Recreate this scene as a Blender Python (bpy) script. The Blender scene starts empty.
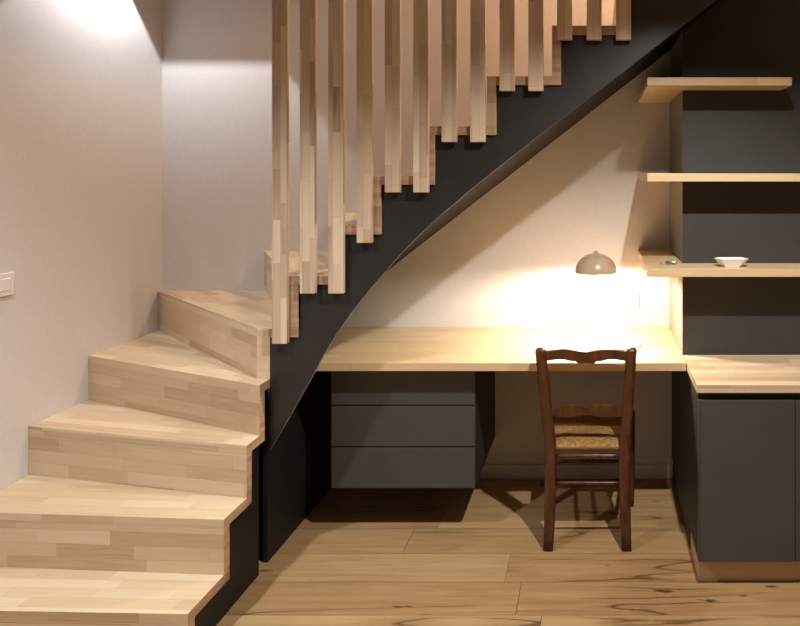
import bpy, bmesh, math, random
from mathutils import Vector, Matrix
random.seed(7)
S = bpy.context.scene
COL = S.collection

# ------------------------------------------------------------------ camera, world, lights, exposure
CAM_H = 1.52
cam_d = bpy.data.cameras.new('camera'); cam = bpy.data.objects.new('camera', cam_d); COL.objects.link(cam)
cam.location = (0, 0, CAM_H); cam.rotation_euler = (math.pi/2, 0, 0)
cam_d.sensor_fit = 'HORIZONTAL'; cam_d.sensor_width = 36; cam_d.lens = 650/800*36
cam_d.shift_x = (400-598)/800; cam_d.shift_y = (172-313)/800
cam_d.clip_start = .02
S.camera = cam
w = bpy.data.worlds.new('world'); S.world = w; w.use_nodes = True
w.node_tree.nodes['Background'].inputs[0].default_value = (1, .9, .8, 1)
w.node_tree.nodes['Background'].inputs[1].default_value = .02
S.view_settings.view_transform = 'Standard'; S.view_settings.look = 'None'
S.view_settings.gamma = 1; S.view_settings.use_curve_mapping = False
S.view_settings.exposure = 0.0

def spot(name, loc, watts, size=120, blend=.6, col=(1, .9, .78), radius=.02, rot=(0, 0, 0)):
    d = bpy.data.lights.new(name, 'SPOT'); d.energy = watts; d.spot_size = math.radians(size); d.spot_blend = blend
    d.color = col; d.shadow_soft_size = radius
    o = bpy.data.objects.new(name, d); o.location = loc; o.rotation_euler = rot; COL.objects.link(o); return o
spot('room_spot', (.38, 1.42, 2.47), 178, 140, .6, (1, .96, .90))
spot('room_spot', (-1.985, 2.83, 2.555), 30, 150, .4, (.96, .98, 1), .0025)
spot('room_spot', (-1.45, 1.35, 2.5), 132, 122, 1, (.96, .98, 1), .05)
spot('room_spot', (-1.6, .1, 2.5), 36, 110, .8, (.98, .98, 1), .05)  # unseen fill spot, added to lift the general light
def area(name, loc, rot, sx, sy, watts, col):
    d = bpy.data.lights.new(name, 'AREA'); d.shape = 'RECTANGLE'; d.size = sx; d.size_y = sy; d.energy = watts; d.color = col
    o = bpy.data.objects.new(name, d); o.location = loc; o.rotation_euler = rot; COL.objects.link(o); return o
area('upstairs_light', (.7, 2.8, 3.6), (0, 0, 0), .5, .4, 45, (1, .66, .40))

# ------------------------------------------------------------------ materials
def srgb(r, g, b):
    f = lambda c: ((c/255)/12.92 if c/255 <= .04045 else ((c/255+.055)/1.055)**2.4)
    return (f(r), f(g), f(b), 1)
class NT:
    def __init__(s, name):
        s.m = bpy.data.materials.new(name); s.m.use_nodes = True; s.t = s.m.node_tree
        s.b = s.t.nodes['Principled BSDF']
    def n(s, t, **k):
        x = s.t.nodes.new(t)
        for a, v in k.items(): setattr(x, a, v)
        return x
    def l(s, a, b): s.t.links.new(a, b)
    def val(s, sock, v):
        if hasattr(v, 'is_output') or isinstance(v, bpy.types.NodeSocket): s.l(v, sock)
        else: sock.default_value = v
    def math(s, op, a, b=0.0, c=0.0):
        x = s.n('ShaderNodeMath', operation=op); s.val(x.inputs[0], a); s.val(x.inputs[1], b); s.val(x.inputs[2], c)
        return x.outputs[0]
    def comb(s, x, y, z=0.0):
        c = s.n('ShaderNodeCombineXYZ'); s.val(c.inputs[0], x); s.val(c.inputs[1], y); s.val(c.inputs[2], z); return c.outputs[0]
    def noise(s, vec, scale, detail=4, rough=.5):
        x = s.n('ShaderNodeTexNoise'); s.l(vec, x.inputs['Vector']); x.inputs['Scale'].default_value = scale
        x.inputs['Detail'].default_value = detail; x.inputs['Roughness'].default_value = rough; return x.outputs[0]
    def white(s, vec):
        x = s.n('ShaderNodeTexWhiteNoise', noise_dimensions='3D'); s.l(vec, x.inputs['Vector']); return x.outputs[0]
    def ramp(s, fac, stops):
        r = s.n('ShaderNodeValToRGB'); s.l(fac, r.inputs[0]); e = r.color_ramp.elements
        while len(e) < len(stops): e.new(.5)
        for k, (p, c) in enumerate(stops): e[k].position = p; e[k].color = c
        return r.outputs[0]
    def mix(s, fac, a, b, mode='MIX'):
        x = s.n('ShaderNodeMix', data_type='RGBA', blend_type=mode); s.val(x.inputs[0], fac); s.val(x.inputs[6], a); s.val(x.inputs[7], b)
        return x.outputs[2]
    def bump(s, h, strength, dist):
        x = s.n('ShaderNodeBump'); s.l(h, x.inputs['Height']); x.inputs['Strength'].default_value = strength
        x.inputs['Distance'].default_value = dist; s.l(x.outputs[0], s.b.inputs['Normal'])

def staves(name, row, length, stops, seam=.82, rough=.42, planks=False):
    t = NT(name)
    uv = t.n('ShaderNodeUVMap'); sep = t.n('ShaderNodeSeparateXYZ'); t.l(uv.outputs[0], sep.inputs[0])
    u, v = sep.outputs[0], sep.outputs[1]
    vr = t.math('DIVIDE', v, row); r = t.math('FLOOR', vr)
    sh = t.white(t.comb(r, 3.7, 1.3))
    ur = t.math('ADD', t.math('DIVIDE', u, length), t.math('MULTIPLY', sh, 7.3))
    # irregular joints: warp the cell coordinate a little
    ur = t.math('ADD', ur, t.math('MULTIPLY', t.math('SINE', t.math('MULTIPLY', ur, 2.1)), .22))
    c = t.math('FLOOR', ur)
    rnd = t.white(t.comb(r, c, 5.1))
    vec = t.comb(t.math('MULTIPLY', u, 1.0), t.math('MULTIPLY', v, 14.0), t.math('MULTIPLY', rnd, 40.0))
    g = t.noise(vec, 5.0 if not planks else 3.0, 6, .6)
    f = t.math('ADD', t.math('MULTIPLY', rnd, .78 if not planks else .4), t.math('MULTIPLY', t.math('SUBTRACT', g, .5), .55 if not planks else .9))
    col = t.ramp(t.math('ADD', f, .08 if not planks else .3), stops)
    fine = t.noise(t.comb(t.math('MULTIPLY', u, 6.0), t.math('MULTIPLY', v, 180.0), 0.0), 1.0, 2, .5)
    col = t.mix(t.math('MULTIPLY', fine, .22), col, t.mix(1.0, col, (.72, .66, .58, 1), 'MULTIPLY'))
    # seams
    fv = t.math('FRACT', vr); dv = t.math('MULTIPLY', t.math('MINIMUM', fv, t.math('SUBTRACT', 1.0, fv)), row)
    fu = t.math('FRACT', ur); du = t.math('MULTIPLY', t.math('MINIMUM', fu, t.math('SUBTRACT', 1.0, fu)), length)
    wv = .0009 if not planks else .0016
    sm = t.math('LESS_THAN', t.math('MINIMUM', dv, du), wv)
    if planks:
        # dark knots and long shakes running with the grain
        wv2 = t.comb(t.math('MULTIPLY', u, .55), t.math('MULTIPLY', v, 6.0), t.math('MULTIPLY', rnd, 9.0))
        k = t.noise(wv2, 1.0, 2.2, .5)
        fz = t.noise(t.comb(u, t.math('MULTIPLY', v, 2.0), 0.0), 9.0, 3, .6)
        k = t.math('ADD', k, t.math('MULTIPLY', t.math('SUBTRACT', fz, .5), .022))
        ad = t.math('ABSOLUTE', t.math('SUBTRACT', k, .47))
        crack = t.math('MAXIMUM', t.math('SUBTRACT', 1.0, t.math('MULTIPLY', ad, 120.0)), 0.0)
        halo = t.math('MAXIMUM', t.math('SUBTRACT', 1.0, t.math('MULTIPLY', ad, 14.0)), 0.0)
        msk = t.noise(t.comb(u, t.math('MULTIPLY', v, 2.0), t.math('ADD', t.math('MULTIPLY', rnd, 3.0), 2.0)), 1.9, 1, .5)
        msk = t.math('MINIMUM', t.math('MULTIPLY', t.math('MAXIMUM', t.math('SUBTRACT', msk, .45), 0.0), 8.0), 1.0)
        col = t.mix(t.math('MULTIPLY', t.math('MULTIPLY', halo, msk), .35), col, srgb(132, 92, 54))
        col = t.mix(t.math('MULTIPLY', t.math('MULTIPLY', crack, msk), .75), col, srgb(58, 34, 20))
        strk = t.noise(t.comb(t.math('MULTIPLY', u, 2.0), t.math('MULTIPLY', v, 45.0), t.math('MULTIPLY', rnd, 9.0)), 1.0, 5, .65)
        strk = t.math('MINIMUM', t.math('MULTIPLY', t.math('MAXIMUM', t.math('SUBTRACT', strk, .5), 0.0), 2.2), .4)
        col = t.mix(strk, col, srgb(128, 88, 52))
        kn = t.noise(t.comb(t.math('MULTIPLY', u, 3.4), t.math('MULTIPLY', v, 12.0), t.math('MULTIPLY', rnd, 5.0)), 1.5, 3, .5)
        kn = t.math('MINIMUM', t.math('MULTIPLY', t.math('MAXIMUM', t.math('SUBTRACT', kn, .70), 0.0), 16.0), .85)
        col = t.mix(kn, col, srgb(70, 42, 24))
    col = t.mix(t.math('MULTIPLY', sm, 1-seam), col, srgb(70, 45, 25))
    t.l(col, t.b.inputs['Base Color'])
    t.b.inputs['Roughness'].default_value = rough
    t.bump(g, .08, .002)
    return t.m
STEP = [(.0, srgb(182, 154, 122)), (.3, srgb(203, 178, 146)), (.62, srgb(213, 191, 160)), (1., srgb(222, 203, 175))]
M = {}
M['stair_wood'] = staves('stair_wood', .046, .34, STEP)
M['slat_wood'] = staves('slat_wood', .027, .22, [(.0, srgb(164, 132, 110)), (.15, srgb(192, 166, 141)), (.6, srgb(213, 191, 165)), (1., srgb(226, 208, 185))])
M['desk_wood'] = staves('desk_wood', .045, .45, [(.0, srgb(204, 174, 132)), (.5, srgb(213, 185, 144)), (1., srgb(220, 195, 157))], seam=.92, rough=.36)
M['floor_wood'] = staves('floor_wood', .18, 1.75, [(.0, srgb(150, 114, 74)), (.4, srgb(182, 146, 101)), (.7, srgb(194, 160, 115)), (1., srgb(204, 172, 128))], seam=.4, rough=.45, planks=True)
M['end_grain'] = staves('end_grain', .017, .12, [(.0, srgb(146, 114, 90)), (.5, srgb(168, 136, 110)), (1., srgb(184, 150, 120))], seam=.9, rough=.55)
def plain(name, col, rough=.5, metal=0, nscale=0, namt=.06, coat=0, bump=0):
    t = NT(name); t.b.inputs['Roughness'].default_value = rough; t.b.inputs['Metallic'].default_value = metal
    t.b.inputs['Base Color'].default_value = col
    if coat: t.b.inputs['Coat Weight'].default_value = coat
    if nscale:
        tc = t.n('ShaderNodeTexCoord'); g = t.noise(tc.outputs['Object'], nscale, 4, .55)
        d = tuple(c*(1-namt*2) for c in col[:3]) + (1,); b = tuple(min(1, c*(1+namt)) for c in col[:3]) + (1,)
        t.l(t.ramp(g, [(.3, d), (.7, b)]), t.b.inputs['Base Color'])
        if bump: t.bump(g, bump, .001)
    return t.m
M['wall_paint'] = plain('wall_paint', srgb(212, 207, 206), .85, nscale=60, namt=.02, bump=.15)
M['ceiling_paint'] = plain('ceiling_paint', srgb(225, 220, 212), .9, nscale=40, namt=.02)
M['pier_side'] = plain('pier_side', srgb(146, 138, 128), .8, nscale=60, namt=.02)
M['dark_paint'] = plain('dark_paint', srgb(56, 53, 52), .6, nscale=8, namt=.04)
M['cabinet_grey'] = plain('cabinet_grey', srgb(70, 69, 67), .5, nscale=12, namt=.04)
M['cabinet_dark'] = plain('cabinet_dark', srgb(46, 42, 39), .6, nscale=12, namt=.04)
M['black_steel'] = plain('black_steel', srgb(42, 40, 40), .38, nscale=14, namt=.08)
M['black_panel'] = plain('black_panel', srgb(24, 22, 21), .6, nscale=10, namt=.05)
M['edge_highlight'] = plain('edge_highlight', srgb(118, 108, 92), .5, nscale=20, namt=.05)
M['soffit_black'] = plain('soffit_black', srgb(13, 11, 10), .8, nscale=20, namt=.05)
M['white_plastic'] = plain('white_plastic', srgb(232, 226, 226), .35, nscale=30, namt=.01)
M['porcelain'] = plain('porcelain', srgb(238, 234, 226), .22, nscale=20, namt=.02, coat=.5)
M['taupe_enamel'] = plain('taupe_enamel', srgb(184, 163, 133), .22, nscale=20, namt=.03, coat=.6)
M['chrome'] = plain('chrome', srgb(210, 210, 212), .2, 1.0, nscale=30, namt=.03)
M['plinth_wood'] = staves('plinth_wood', .2, 2.2, [(.0, srgb(196, 164, 128)), (.5, srgb(208, 176, 140)), (1., srgb(216, 186, 150))], seam=.9, rough=.5)
def chair_wood():
    t = NT('chair_wood'); tc = t.n('ShaderNodeTexCoord'); mp = t.n('ShaderNodeMapping'); t.l(tc.outputs['Object'], mp.inputs[0])
    mp.inputs['Scale'].default_value = (20, 20, 4)
    g = t.noise(mp.outputs[0], 2.2, 5, .6)
    t.l(t.ramp(g, [(.3, srgb(52, 26, 14)), (.55, srgb(86, 47, 25)), (.8, srgb(118, 69, 37))]), t.b.inputs['Base Color'])
    t.b.inputs['Roughness'].default_value = .34; t.bump(g, .15, .001); return t.m
M['chair_wood'] = chair_wood()
def rush():
    t = NT('rush_straw'); tc = t.n('ShaderNodeTexCoord'); g = t.noise(tc.outputs['Object'], 90, 4, .6)
    t.l(t.ramp(g, [(.25, srgb(104, 70, 36)), (.5, srgb(154, 114, 62)), (.78, srgb(188, 148, 92))]), t.b.inputs['Base Color'])
    t.b.inputs['Roughness'].default_value = .7; t.bump(g, .3, .001); return t.m
M['rush'] = rush()
def emit(name, col, k):
    t = NT(name); t.b.inputs['Base Color'].default_value = col
    t.b.inputs['Emission Color'].default_value = col; t.b.inputs['Emission Strength'].default_value = k; return t.m
M['bulb'] = emit('bulb_glass', (1, .86, .62, 1), 25)

# ------------------------------------------------------------------ geometry helpers
def prism(bm, pts, h, axis='Z', lo=0.0):
    """extrude polygon pts (2D) from lo to lo+h along axis; XY for Z, XZ for Y, YZ for X"""
    def P(p, t):
        return {'Z': (p[0], p[1], t), 'Y': (p[0], t, p[1]), 'X': (t, p[0], p[1])}[axis]
    a = [bm.verts.new(P(p, lo)) for p in pts]; b = [bm.verts.new(P(p, lo+h)) for p in pts]
    n = len(pts)
    bm.faces.new(a); bm.faces.new(b[::-1])
    for i in range(n): bm.faces.new((a[i], b[i], b[(i+1) % n], a[(i+1) % n]))
def box(bm, x0, x1, y0, y1, z0, z1): prism(bm, [(x0, y0), (x1, y0), (x1, y1), (x0, y1)], z1-z0, 'Z', z0)
def lathe(bm, prof, c=(0, 0, 0), n=40, cap=True):
    rings = []
    for r, z in prof:
        if r < 1e-6: rings.append([bm.verts.new((c[0], c[1], c[2]+z))])
        else: rings.append([bm.verts.new((c[0]+r*math.cos(2*math.pi*i/n), c[1]+r*math.sin(2*math.pi*i/n), c[2]+z)) for i in range(n)])
    for A, B in zip(rings, rings[1:]):
        for i in range(n):
            j = (i+1) % n
            if len(A) == 1 and len(B) > 1: bm.faces.new((A[0], B[i], B[j]))
            elif len(B) == 1 and len(A) > 1: bm.faces.new((A[i], A[j], B[0]))
            elif len(A) > 1: bm.faces.new((A[i], A[j], B[j], B[i]))
    if cap:
        for R in (rings[0], rings[-1]):
            if len(R) > 2: bm.faces.new(R)
def sweep(bm, path, size, n=8, squarish=.0):
    """tube along path; size = list of (a,b) half sizes; cross-section in plane normal to path; n sides"""
    rings = []; up0 = Vector((0, 1, 0))
    for i, p in enumerate(path):
        p = Vector(p); a = Vector(path[max(i-1, 0)]); b = Vector(path[min(i+1, len(path)-1)])
        t = (b-a).normalized(); u = up0 if abs(t.dot(up0)) < .9 else Vector((0, 0, 1))
        s = t.cross(u).normalized(); u = s.cross(t).normalized()
        ha, hb = size[i] if isinstance(size, list) else size
        ring = []
        for k in range(n):
            th = 2*math.pi*(k+.5)/n; c, sn = math.cos(th), math.sin(th)
            if squarish:
                m = max(abs(c), abs(sn)); q = 1/m; f = 1+(q-1)*squarish; c *= f; sn *= f
            ring.append(bm.verts.new(p+s*(c*ha)+u*(sn*hb)))
        rings.append(ring)
    for A, B in zip(rings, rings[1:]):
        for k in range(n): bm.faces.new((A[k], A[(k+1) % n], B[(k+1) % n], B[k]))
    bm.faces.new(rings[0]); bm.faces.new(rings[-1])
def obj(name, bm, mat, parent=None, grain=None, bevel=0, smooth=False, origin=None, label=None, uvoff=None):
    bmesh.ops.recalc_face_normals(bm, faces=bm.faces)
    me = bpy.data.meshes.new(name)
    if grain is not None:
        g = Vector(grain).normalized(); off = uvoff or (random.uniform(0, 30), random.uniform(0, 30))
        lay = bm.loops.layers.uv.new('UVMap')
        for f in bm.faces:
            nrm = f.normal
            if abs(nrm.dot(g)) > .9:
                a = Vector((0, 0, 1)) if abs(g.z) < .9 else Vector((1, 0, 0)); a = (a - g*a.dot(g)).normalized(); v = nrm.cross(a)
                for lp in f.loops: lp[lay].uv = (lp.vert.co.dot(v)*.15+off[0], lp.vert.co.dot(a)+off[1])
            else:
                gg = (g-nrm*g.dot(nrm)).normalized(); v = nrm.cross(gg)
                for lp in f.loops: lp[lay].uv = (lp.vert.co.dot(gg)+off[0], lp.vert.co.dot(v)+off[1])
    if origin is not None:
        bmesh.ops.translate(bm, verts=bm.verts, vec=-Vector(origin))
    bm.to_mesh(me); bm.free()
    if smooth: me.polygons.foreach_set('use_smooth', [True]*len(me.polygons))
    for m_ in (mat if isinstance(mat, list) else [mat]): me.materials.append(m_)
    o = bpy.data.objects.new(name, me); COL.objects.link(o)
    if origin is not None: o.location = origin
    if parent:
        o.parent = parent
        if origin is None: o.location = -parent.location
        else: o.location = Vector(origin)-parent.location
    if bevel:
        b = o.modifiers.new('bevel', 'BEVEL'); b.width = bevel; b.segments = 2; b.limit_method = 'ANGLE'; b.angle_limit = math.radians(35)
    if label: o['label'] = label
    return o
def thing(name, loc, label, cat, group=None):
    o = bpy.data.objects.new(name, None); o.location = loc; COL.objects.link(o); o.empty_display_size = .1
    o['label'] = label; o['category'] = cat
    if group: o['group'] = group
    return o
def tag(o, label, cat, group=None):
    o['label'] = label; o['category'] = cat
    if group: o['group'] = group
    return o
def struct(name, bm, mat, **k):
    o = obj(name, bm, mat, **k); o['kind'] = 'structure'; return o
def B(): return bmesh.new()

# ------------------------------------------------------------------ room
XW, YB = -2.165, 3.23           # left wall face, rear wall face
XR, YF, ZC = 4.2, -5.0, 2.6
b = B(); box(b, XW-.1, XR+.1, YF-.1, YB+.1, -.05, 0)
struct('floor', b, M['floor_wood'], grain=(1, 0, 0), uvoff=(5.3, -2.41+.18*40))
b = B(); box(b, XW-.1, XR+.1, YB, YB+.1, 0, 3.9); struct('wall_back', b, M['wall_paint'])
b = B(); box(b, XW-.1, XW, YF, YB, 0, 3.9); struct('wall_left', b, M['wall_paint'])
b = B(); box(b, XR, XR+.1, YF, YB, 0, 3.9); struct('wall_right', b, M['wall_paint'])
b = B(); box(b, XW, XR, YF-.1, YF, 0, ZC); struct('wall_front', b, M['wall_paint'])
b = B(); box(b, XW, XR, YF, 2.4198, ZC, ZC+.12)
struct('ceiling', b, M['ceiling_paint'])
b = B(); box(b, XW, -1.05, 2.42, YB, ZC, ZC+.12); struct('ceiling', b, M['ceiling_paint'])
b = B(); box(b, XW, XR, 2.32, 2.42, ZC+.12, 3.9); box(b, -1.15, -1.05, 2.42, YB, ZC+.12, 3.9); struct('wall_stairwell', b, M['wall_paint'])
b = B(); box(b, -1.15, XR, 2.42, YB, 3.9, 4.0); struct('ceiling_stairwell', b, M['ceiling_paint'])
b = B(); box(b, -1.284, .3695, YB-.012, YB, 0, .070); struct('baseboard_back', b, M['wall_paint'], bevel=.002)

# chimney-like pier right of the desk: light side, dark painted front
SOF = lambda x: 1.368+.78*(x+.612)      # underside of the stair soffit
b = B(); prism(b, [(.356, .72), (2.6, .72), (2.6, 2.6), (.985, 2.6), (.356, SOF(.356)-.005)], YB-2.739, 'Y', 2.739)
pier = struct('wall_pier', b, [M['pier_side'], M['dark_paint']])
for p in pier.data.polygons:
    if p.normal.y < -.9: p.material_index = 1

# ------------------------------------------------------------------ staircase
WALL_L, WALL_B = XW, YB
XW, YB = XW+.001, YB-.001
stair = thing('staircase', (XW+.5, 2.0, 0), 'pale block-wood winding staircase with black stringer, climbing from front left to upper right', 'staircase')
T = .033; RT = .034
XI, YS = -1.238, 2.44           # inner edge of lower flight, front plane of upper flight
Z = [0, .186, .370, .555, .740, .932, 1.130, 1.318, 1.505, 1.692, 1.880, 2.070, 2.258, 2.446]
# inner and outer ends of each riser's front face
FR = {1: [(XI, 1.962), (XW, 1.985)], 2: [(XI, 2.151), (XW, 2.203)], 3: [(XI, 2.290), (XW, 2.470)], 4: [(XI, 2.378), (XW, 2.762)],
      5: [(XI, 2.452), (-1.287, 2.452), (XW, 3.20)],
      6: [(-1.164, YS), (-1.657, YB)], 7: [(-1.006, YS), (-1.30, YB)], 8: [(-.848, YS), (-.97, YB)], 9: [(-.648, YS), (-.68, YB)],
      10: [(-.4165, YS), (-.42, YB)], 11: [(-.173, YS), (-.173, YB)], 12: [(.070, YS), (.070, YB)], 13: [(.312, YS), (.312, YB)], 14: [(.555, YS), (.555, YB)]}
def off(pts, d):
    """shift a riser line d further up the stair (away from the walker)"""
    a, c = Vector(pts[-2]), Vector(pts[-1]); t = (c-a).normalized(); n = Vector((t.y, -t.x))
    # the climbing side: +Y for the lower flight, +X for the upper
    if (n.x+n.y) < 0: n = -n
    return a+n*d, c+n*d
def at_x(p, q, x): return (x, p[1]+(q[1]-p[1])*(x-p[0])/(q[0]-p[0]))
def at_y(p, q, y): return (p[0]+(q[0]-p[0])*(y-p[1])/(q[1]-p[1]), y)
def back_line(k, d=RT):
    """riser k shifted by its thickness, clipped to the inner edge and the wall"""
    if k <= 4:
        p, q = off(FR[k], d); return [at_x(p, q, XI), at_x(p, q, XW)]
    if k == 5:
        p, q = off(FR[5], d); w_ = at_y(p, q, YB) if at_x(p, q, XW)[1] > YB else at_x(p, q, XW)
        return [(XI, FR[5][0][1]+d), (at_y(p, q, FR[5][0][1]+d)), w_]
    p, q = off(FR[k], d); return [at_y(p, q, YS), at_y(p, q, YB)]
def ends(o):
    """the sawn ends of the boards, on the open side of the stair, show end grain"""
    for p in o.data.polygons:
        c = p.center
        if (p.normal.x > .95 and abs(c.x-XI) < .002) or (p.normal.y < -.95 and abs(c.y-YS) < .002): p.material_index = 1
for k in range(1, 14):
    f = FR[k]; z = Z[k]
    nb = back_line(k+1) if k+1 in FR else None
    front = list(f); back = list(nb)
    if k < 4: poly = front + back[::-1]
    elif k == 4: poly = [f[0], f[1]] + ([(XW, YB)] if back[-1][0] > XW+1e-4 else []) + back[::-1]
    elif k == 5: poly = [(XI, 2.452), (-1.287, 2.452), (XW, 3.20), (XW, YB), nb[1], nb[0], (XI, YS)] 
    else: poly = [f[0], f[1], back[1], back[0]]
    if k == 5: poly = [(XI, YS), (-1.240, 2.452), (-1.287, 2.452), (XW, 3.20), (XW, YB), nb[1], nb[0]]
    b = B(); prism(b, poly, T, 'Z', z-T)
    g = Vector((f[-1][0]-f[-2][0], f[-1][1]-f[-2][1], 0))
    ends(obj('tread', b, [M['stair_wood'], M['end_grain']], stair, grain=g, bevel=.0012))
    # riser below this tread
    bl = back_line(k)
    b = B(); prism(b, list(f)+bl[::-1], z-T-Z[k-1], 'Z', Z[k-1])
    ends(obj('riser', b, [M['stair_wood'], M['end_grain']], stair, grain=g, bevel=.0008))
# upper stringer plate in the plane of the balusters
low = [(XI, .47), (-1.177, .574), (-1.12, .675), (-1.064, .775), (-1.036, .829), (-.985, .912), (-.931, .990), (-.865, 1.072), (-.792, 1.156), (-.743, 1.212), (-.68, 1.277),
       (-.612, 1.341), (-.48, 1.454), (-.216, 1.6625), (.049, 1.862), (.44, 2.166), (.62, 2.307)]
up = []
for k in range(5, 14):
    xl = FR[k][0][0] if k > 5 else XI
    xr = back_line(k+1)[0][0]
    up += [(xl if k == 5 else up[-1][0], Z[k]-T), (xr, Z[k]-T)]
up = up[:-1]+[(.62, up[-1][1])]
b = B(); prism(b, low+up[::-1], .014, 'Y', YS+.012)
stg = obj('stringer', b, [M['black_steel'], M['edge_highlight']], stair, bevel=.0012, label='black steel stringer plate with a curved lower edge')
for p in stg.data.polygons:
    if p.normal.z < -.3: p.material_index = 1  # highlight along the lower edge, painted as a paler colour on downward faces
# lower flight closing panel
pl = [(1.985, 0)]
for k in range(1, 5):
    y0 = FR[k][0][1]+.0325
    pl += [(y0, Z[k-1]-(T if k > 1 else 0)), (y0, Z[k]-T)]
pl[0] = (FR[1][0][1]+.0325, 0); pl = pl[:1]+pl[2:]
pl += [(2.452, Z[4]-T), (2.452, 0)]
b = B(); prism(b, pl, .02, 'X', -1.299)
obj('side_panel', b, M['black_panel'], stair, bevel=.001)
b = B(); box(b, -1.34, -1.32, 2.44, 2.53, 0, .70); obj('side_panel', b, M['black_panel'], stair)
b = B(); box(b, -1.305, -1.285, 2.53, YB, 0, .845); obj('side_panel', b, M['black_panel'], stair, bevel=.001)
# soffit
b = B(); prism(b, [(-1.285, SOF(-1.285)), (.985, SOF(.985)), (.96, SOF(.985)), (-1.285, SOF(-1.285)+.02)], YB-2.482, 'Y', 2.482)
obj('soffit', b, M['soffit_black'], stair)
# balusters
bal = [(271.6, 344), (299.6, 293.7), (328.0, 293.7), (356.4, 243), (384.6, 192.5), (413, 192.5), (441.4, 142), (470, 142), (499.4, 90.8), (528.2, 90.8), (557, 39.6), (586.6, 39.6), (616, 39.6)]
YBAL = 2.417                    # front face of the balusters
for i in range(16):
    if i < 13: px, py = bal[i]
    else: px, py = 616+29*(i-12), [-11, -11, -62][i-13]
    s = YBAL/650; x0 = (px-598)*s; zb = CAM_H-(py-172)*s
    b = B(); box(b, x0, x0+.056, YBAL, YS-.001, zb, ZC-.001)
    obj('baluster', b, M['slat_wood'], stair, grain=(0, 0, 1), bevel=.0018)

XW, YB = WALL_L, WALL_B
# ------------------------------------------------------------------ desk, drawers, cabinet, worktop, shelves
b = B(); box(b, -1.284, .3555, 2.62, YB-.001, .717, .75)
tag(obj('desk', b, M['desk_wood'], grain=(1, 0, 0), bevel=.0015), 'long pale wooden desk top built into the niche under the stairs', 'desk')

du = thing('drawer_unit', (-.81, 2.96, .207), 'dark grey wall-hung unit of three drawers under the left part of the desk', 'drawer unit')
b = B(); box(b, -1.109, -.511, 2.722, YB-.001, .207, .7165); obj('body', b, M['cabinet_dark'], du, bevel=.001)
for z0, z1 in ((.207, .3745), (.3805, .547), (.553, .7155)):
    b = B(); box(b, -1.108, -.512, 2.70, 2.7215, z0, z1); obj('drawer', b, M['cabinet_grey'], du, bevel=.0012)

bc = thing('base_cabinet', (1.2, 2.8, 0), 'dark grey floor cabinet with flat doors on a brown wooden plinth', 'cabinet')
b = B(); box(b, .366, 2.2, 2.385, YB-.002, .102, .7195); obj('body', b, M['cabinet_dark'], bc, bevel=.001)
b = B(); box(b, .366, .3705, 2.3625, 2.3845, .102, .69); obj('side_panel', b, M['cabinet_grey'], bc)
b = B(); box(b, .370, .385, 2.6205, YB-.015, 0, .1015); obj('side_panel', b, M['cabinet_dark'], bc)
xs = [(.3715, .7155), (.7185, 1.062), (1.065, 1.41)]
for x0, x1 in xs:
    b = B(); box(b, x0, x1, 2.3625, 2.384, .102, .690); obj('door', b, M['cabinet_grey'], bc, bevel=.0012)
b = B(); box(b, .374, 2.2, 2.416, 2.434, .0, .1015); box(b, .374, .392, 2.434, 2.62, 0, .1015)
obj('plinth', b, M['plinth_wood'], bc, grain=(1, 0, 0), bevel=.001)
b = B(); box(b, .3575, 2.2, 2.35, 2.738, .7205, .75)
tag(obj('worktop', b, M['stair_wood'], grain=(1, 0, 0), bevel=.0015), 'pale wooden worktop on the dark floor cabinet at the right', 'worktop')

def shelf(z, xr, label):
    b = B(); prism(b, [(.195, 2.576), (xr, 2.576), (xr, 2.738), (.355, 2.738), (.355, YB-.001), (.199, YB-.001)], .032, 'Z', z)
    return tag(obj('wall_shelf', b, M['desk_wood'], grain=(1, 0, 0), bevel=.0015), label, 'shelf', 'pale wooden wall shelves around the dark pier')
shelf(1.863, .769, 'topmost wall shelf, the short one whose right end is in view')
shelf(1.482, 1.8, 'middle wall shelf with nothing on it')
shelf(1.104, 1.8, 'lowest wall shelf, carrying a white dish')

# ------------------------------------------------------------------ chair
ch = thing('dining_chair', (-.04, 2.79, 0), 'old dark brown wooden chair with a woven rush seat at the desk', 'chair')
W = M['chair_wood']
YR, YFc = 2.63, 2.965
RX, LX = .111, -.196            # rear feet
def post(sx, xb, xt):
    b = B()
    path = [(xb+.004*sx, YR-.012, 0), (xb, YR-.002, .10), (xb-.004*sx, YR, .30), (xb-.004*sx, YR, .43), (xb+.25*(xt-xb), YR-.008, .52), (xb+.62*(xt-xb), YR-.038, .68), (xt-.003*sx, YR-.068, .80), (xt, YR-.073, .818), (xt, YR-.074, .828)]
    size = [(.020, .018), (.022, .020), (.023, .021), (.023, .022), (.0225, .021), (.022, .019), (.0215, .018), (.0205, .017), (.013, .010)]
    sweep(b, path, size, 12, .8)
    return obj('back_post', b, W, ch, smooth=True, origin=(xb, YR, 0))
post(-1, LX, -.227); post(1, RX, .133)
for x in (-.222, .150):
    b = B(); sweep(b, [(x, YFc, 0), (x, YFc, .06), (x, YFc, .25), (x, YFc, .424), (x, YFc, .431)], [(.013, .013), (.016, .016), (.018, .018), (.019, .019), (.014, .014)], 12, .75)
    obj('front_leg', b, W, ch, smooth=True, origin=(x, YFc, 0))
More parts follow.
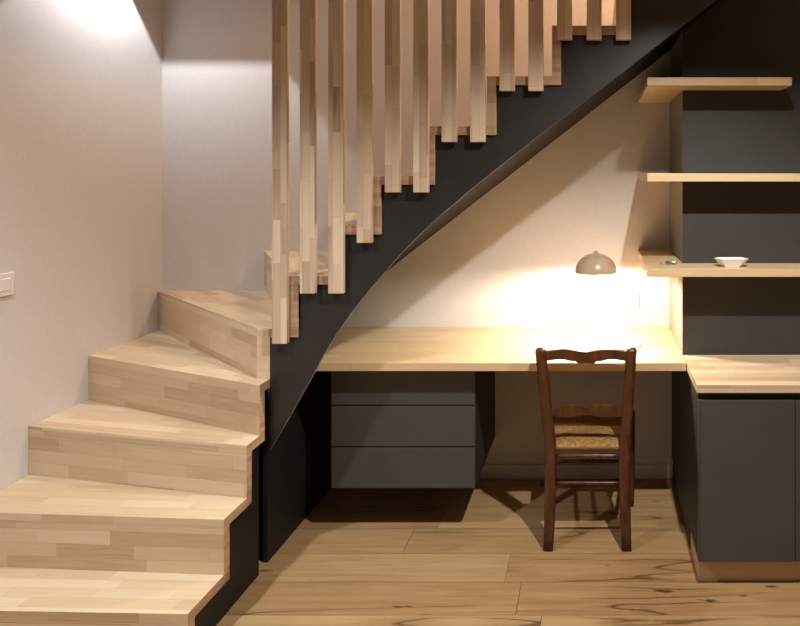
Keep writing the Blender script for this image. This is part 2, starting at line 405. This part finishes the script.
def rail(name, x0, x1, y, top, bot, th, tilt=0, n=36):
    b = B(); rows = []
    for i in range(n+1):
        u = i/n; x = x0+(x1-x0)*u; zt, zb = top(u), bot(u)
        bow = -.012*math.sin(math.pi*u)*0
        yt = y+(zt-bot(.5))*tilt+.014*math.sin(math.pi*u); yb = y+(zb-bot(.5))*tilt+.014*math.sin(math.pi*u)
        rows.append([b.verts.new(v) for v in ((x, yb-th, zb), (x, yt-th, zt-.003), (x, yt, zt), (x, yt+th, zt-.003), (x, yb+th, zb), (x, yb, zb-.0015))])
    for A, C in zip(rows, rows[1:]):
        for k in range(6): b.faces.new((A[k], A[(k+1) % 6], C[(k+1) % 6], C[k]))
    b.faces.new(rows[0]); b.faces.new(rows[-1])
    o = obj(name, b, W, ch, smooth=False, origin=((x0+x1)/2, y, bot(.5)), bevel=.001); return o
def bump_(u, c, w_): return math.exp(-((u-c)/w_)**2)
rail('crest_rail', -.212, .118, YR-.062,
     lambda u: .817+.006*(bump_(u, .25, .16)+bump_(u, .75, .16))-.006*bump_(u, .5, .10),
     lambda u: .776+.005*(bump_(u, .18, .12)+bump_(u, .82, .12))-.013*(1-min(1, abs(u-.5)/.26)**1.5)-.004*(bump_(u, .42, .025)+bump_(u, .58, .025))+.004*(bump_(u, .36, .02)+bump_(u, .64, .02)), .009, -.18)
rail('back_slat', -.196, .105, YR-.022,
     lambda u: .580+.010*(bump_(u, .27, .17)+bump_(u, .73, .17))-.006*bump_(u, .5, .07)-.010*(bump_(u, 0, .08)+bump_(u, 1, .08)),
     lambda u: .538+.004*math.cos((u-.5)*math.pi*4), .008, -.18)
def bar(name, p, q, r, flat=1.0):
    b = B(); p, q = Vector(p), Vector(q)
    pts = [p, p.lerp(q, .12), p.lerp(q, .5), p.lerp(q, .88), q]
    sweep(b, pts, [(r*.7, r*.7*flat), (r*.9, r*.9*flat), (r, r*flat), (r*.9, r*.9*flat), (r*.7, r*.7*flat)], 12)
    return obj(name, b, W, ch, smooth=True, origin=(p+q)/2)
bar('stretcher', (LX+.015, YR, .372), (RX-.015, YR, .372), .010)
bar('stretcher', (LX+.012, YR, .262), (RX-.012, YR, .262), .0075)
bar('stretcher', (-.208, YFc, .30), (.136, YFc, .30), .010)
bar('stretcher', (-.208, YFc, .20), (.136, YFc, .20), .010)
for z in (.31, .19):
    bar('stretcher', (LX-.004, YR+.015, z+.02), (-.222, YFc-.014, z+.02), .009)
    bar('stretcher', (RX+.004, YR+.015, z+.02), (.150, YFc-.014, z+.02), .009)
# rush seat: four triangles of cord meeting on the diagonals
b = B(); NX, NY = 150, 130
def seat_pt(u, v, side):
    y = 2.795+v*.178; t = (v+1)/2
    hw = (.136+(.186-.136)*t); cx = -.0425+.0065*t
    x = cx+u*hw
    r = max(abs(u), abs(v)); prof = max(0, 1-r**7)**.5
    d = (v*.178 if abs(u)*1.02 > abs(v) else u*hw)
    ridge = abs(math.cos(math.pi*d/.0085))*.0022
    seam = min(1, abs(abs(u)*1.02-abs(v))/.03)
    dip = -.006*max(0, 1-(u*u+v*v))
    z = .410+side*((.0195+ridge*seam)*prof)+(dip if side > 0 else -dip*.2)
    return (x, y, z)
gt = [[None]*(NY+1) for _ in range(NX+1)]; gb = [[None]*(NY+1) for _ in range(NX+1)]
def warp(t): return math.sin(t*math.pi/2)*.35+t*.65
for i in range(NX+1):
    for j in range(NY+1):
        u, v = warp(-1+2*i/NX), warp(-1+2*j/NY)
        gt[i][j] = b.verts.new(seat_pt(u, v, 1))
        gb[i][j] = gt[i][j] if i in (0, NX) or j in (0, NY) else b.verts.new(seat_pt(u, v, -1))
for i in range(NX):
    for j in range(NY):
        b.faces.new((gt[i][j], gt[i+1][j], gt[i+1][j+1], gt[i][j+1]))
        q = (gb[i][j+1], gb[i+1][j+1], gb[i+1][j], gb[i][j])
        b.faces.new(q)
obj('seat', b, M['rush'], ch, smooth=True, origin=(-.04, 2.795, .41), label='woven rush seat')

# ------------------------------------------------------------------ desk lamp
LD = Vector((-.010, 2.90, 0)); LB = Vector((.098, 2.91, .7505))
lamp = thing('desk_lamp', LB, 'glowing desk lamp with a taupe dome shade on the desk', 'lamp')
b = B(); lathe(b, [(0, 0), (.098, 0), (.100, .003), (.100, .006), (.097, .009), (.03, .014), (.0, .015)], LB, 56)
obj('lamp_base', b, M['porcelain'], lamp, smooth=True, bevel=0)
b = B()
pth = []
for i in range(21):
    t = i/20; pth.append((LB.x+(LD.x-LB.x)*(t*t*(3-2*t)), LB.y+(LD.y-LB.y)*t, .762+(1.150-.762)*t))
sweep(b, pth, (.006, .006), 12); obj('stem', b, M['porcelain'], lamp, smooth=True)
R = .094; zr = 1.074
b = B(); prof = []
for i in range(17):
    a = i/16*math.pi/2; prof.append((R*math.cos(a), R*.90*math.sin(a)))
prof[-1] = (0, R*.90)
inner = [(r*.975, z*.975) for r, z in prof[::-1]]; inner[0] = (0, R*.8775)
lathe(b, prof+inner[:], (LD.x, LD.y, zr), 64, cap=False)
bm_ = b; bmesh.ops.remove_doubles(bm_, verts=bm_.verts, dist=1e-6)
sh = obj('lamp_shade', b, [M['taupe_enamel'], M['porcelain']], lamp, smooth=True, label='taupe enamel dome shade')
b = B(); lathe(b, [(.010, 0), (.010, .005), (.007, .011), (0, .013)], (LD.x, LD.y, zr+R*.9-.002), 20); obj('finial', b, M['taupe_enamel'], sh, smooth=True)
sh.children[0].location = (0, 0, 0)
b = B(); lathe(b, [(0, -.016), (.010, -.013), (.015, -.004), (.015, .003), (.010, .013), (.009, .024), (0, .024)], (LD.x, LD.y, 1.125), 28)
obj('light_bulb', b, M['bulb'], lamp, smooth=True)
ld = bpy.data.lights.new('bulb_light', 'POINT'); ld.energy = 50; ld.color = (1, .87, .68); ld.shadow_soft_size = .014
lo = bpy.data.objects.new('bulb_light', ld); COL.objects.link(lo); lo.parent = lamp; lo.location = Vector((LD.x, LD.y, 1.092))-LB

# ------------------------------------------------------------------ small things
# wall socket behind the lamp
so = thing('wall_socket', (.165, YB, .885), 'white wall socket above the desk just right of the lamp glow', 'socket')
b = B(); box(b, .125, .204, YB-.010, YB-.0005, .846, .924); obj('cover_plate', b, M['white_plastic'], so, bevel=.003)
b = B(); lathe(b, [(.021, 0), (.021, .004), (.018, .004), (.018, -.004), (0, -.004)], (0, 0, 0), 28)
bmesh.ops.rotate(b, verts=b.verts, cent=(0, 0, 0), matrix=Matrix.Rotation(math.pi/2, 3, 'X')); bmesh.ops.translate(b, verts=b.verts, vec=(.1645, YB-.0105, .885))
obj('socket_well', b, M['white_plastic'], so, smooth=True)
# light switch on the left wall
sw = thing('light_switch', (XW, 2.365, 1.11), 'white light switch plate on the left wall above the lower steps', 'switch')
b = B(); box(b, XW+.0005, XW+.010, 2.322, 2.402, 1.068, 1.152); obj('cover_plate', b, M['white_plastic'], sw, bevel=.003)
b = B(); box(b, XW+.0095, XW+.0135, 2.341, 2.383, 1.088, 1.132); obj('rocker', b, M['white_plastic'], sw, bevel=.002)
# faceted white dish
b = B()
def ringz(s, z, dx=0): return [b.verts.new((.541+dx+x*s, 2.635+y*s, z)) for x, y in ((-.070, .010), (-.048, -.036), (.048, -.036), (.070, -.010+.0), (.052, .034), (-.052, .034))]
z0 = 1.1365
r1 = ringz(.56, z0); r2 = ringz(1.0, z0+.034); r3 = ringz(.95, z0+.034); r4 = ringz(.52, z0+.004)
b.faces.new(r1)
for A, C in ((r1, r2), (r2, r3), (r3, r4)):
    for i in range(6): b.faces.new((A[i], A[(i+1) % 6], C[(i+1) % 6], C[i]))
b.faces.new(r4)
tag(obj('dish', b, M['porcelain'], origin=(.541, 2.635, z0), bevel=.001), 'small white faceted dish on the lowest shelf in front of the dark pier', 'dish')
# keys on their ring at the left end of the lowest shelf
ks = thing('key_bunch', (.285, 2.70, 1.1365), 'small shiny metal keys lying on the left end of the lowest shelf', 'keys')
def torus(b, c, R_, r_, n=28, m=8):
    g = [[b.verts.new((c[0]+(R_+r_*math.cos(2*math.pi*j/m))*math.cos(2*math.pi*i/n), c[1]+(R_+r_*math.cos(2*math.pi*j/m))*math.sin(2*math.pi*i/n), c[2]+r_*math.sin(2*math.pi*j/m))) for j in range(m)] for i in range(n)]
    for i in range(n):
        for j in range(m): b.faces.new((g[i][j], g[(i+1) % n][j], g[(i+1) % n][(j+1) % m], g[i][(j+1) % m]))
b = B(); torus(b, (.272, 2.70, 1.1382), .013, .0014); obj('key_ring', b, M['chrome'], ks, smooth=True)
for kx, ky, a, zz in ((.290, 2.692, -.25, 1.1370), (.290, 2.703, .12, 1.1396)):
    b = B()
    pts = [(-.010, -.008), (-.004, -.011), (.006, -.010), (.010, -.004), (.034, -.004), (.036, -.001), (.033, .001), (.030, .004), (.027, .001), (.023, .004), (.019, .002), (.010, .004), (.006, .010), (-.004, .011), (-.010, .008)]
    ca, sa = math.cos(a), math.sin(a)
    prism(b, [(kx+x*ca-y*sa, ky+x*sa+y*ca) for x, y in pts], .0023, 'Z', zz)
    obj('key', b, M['chrome'], ks, bevel=.0004)

# unseen square recessed downlight over the winding steps; housing shaped to cut its light
b = B(); cx_, cy_ = -1.985, 2.83; a_ = .044; f_ = .062
for x0, x1, y0, y1 in ((-a_-.004, -a_, -f_-.004, a_+.004), (a_, a_+.004, -f_-.004, a_+.004), (-a_, a_, -f_-.004, -f_), (-a_, a_, a_, a_+.004)):
    box(b, cx_+x0, cx_+x1, cy_+y0, cy_+y1, 2.500, 2.5995)
tag(obj('recessed_downlight', b, M['black_panel']), 'small square black downlight on the ceiling over the winding steps', 'light fitting')
b = B(); sweep(b, [(.286, 2.717, 1.1435), (.300, 2.714, 1.1435), (.322, 2.710, 1.1435), (.330, 2.7085, 1.1435)], [(.0045, .0045), (.0066, .0066), (.0066, .0066), (.004, .004)], 20)
obj('fob', b, M['chrome'], ks, smooth=True)
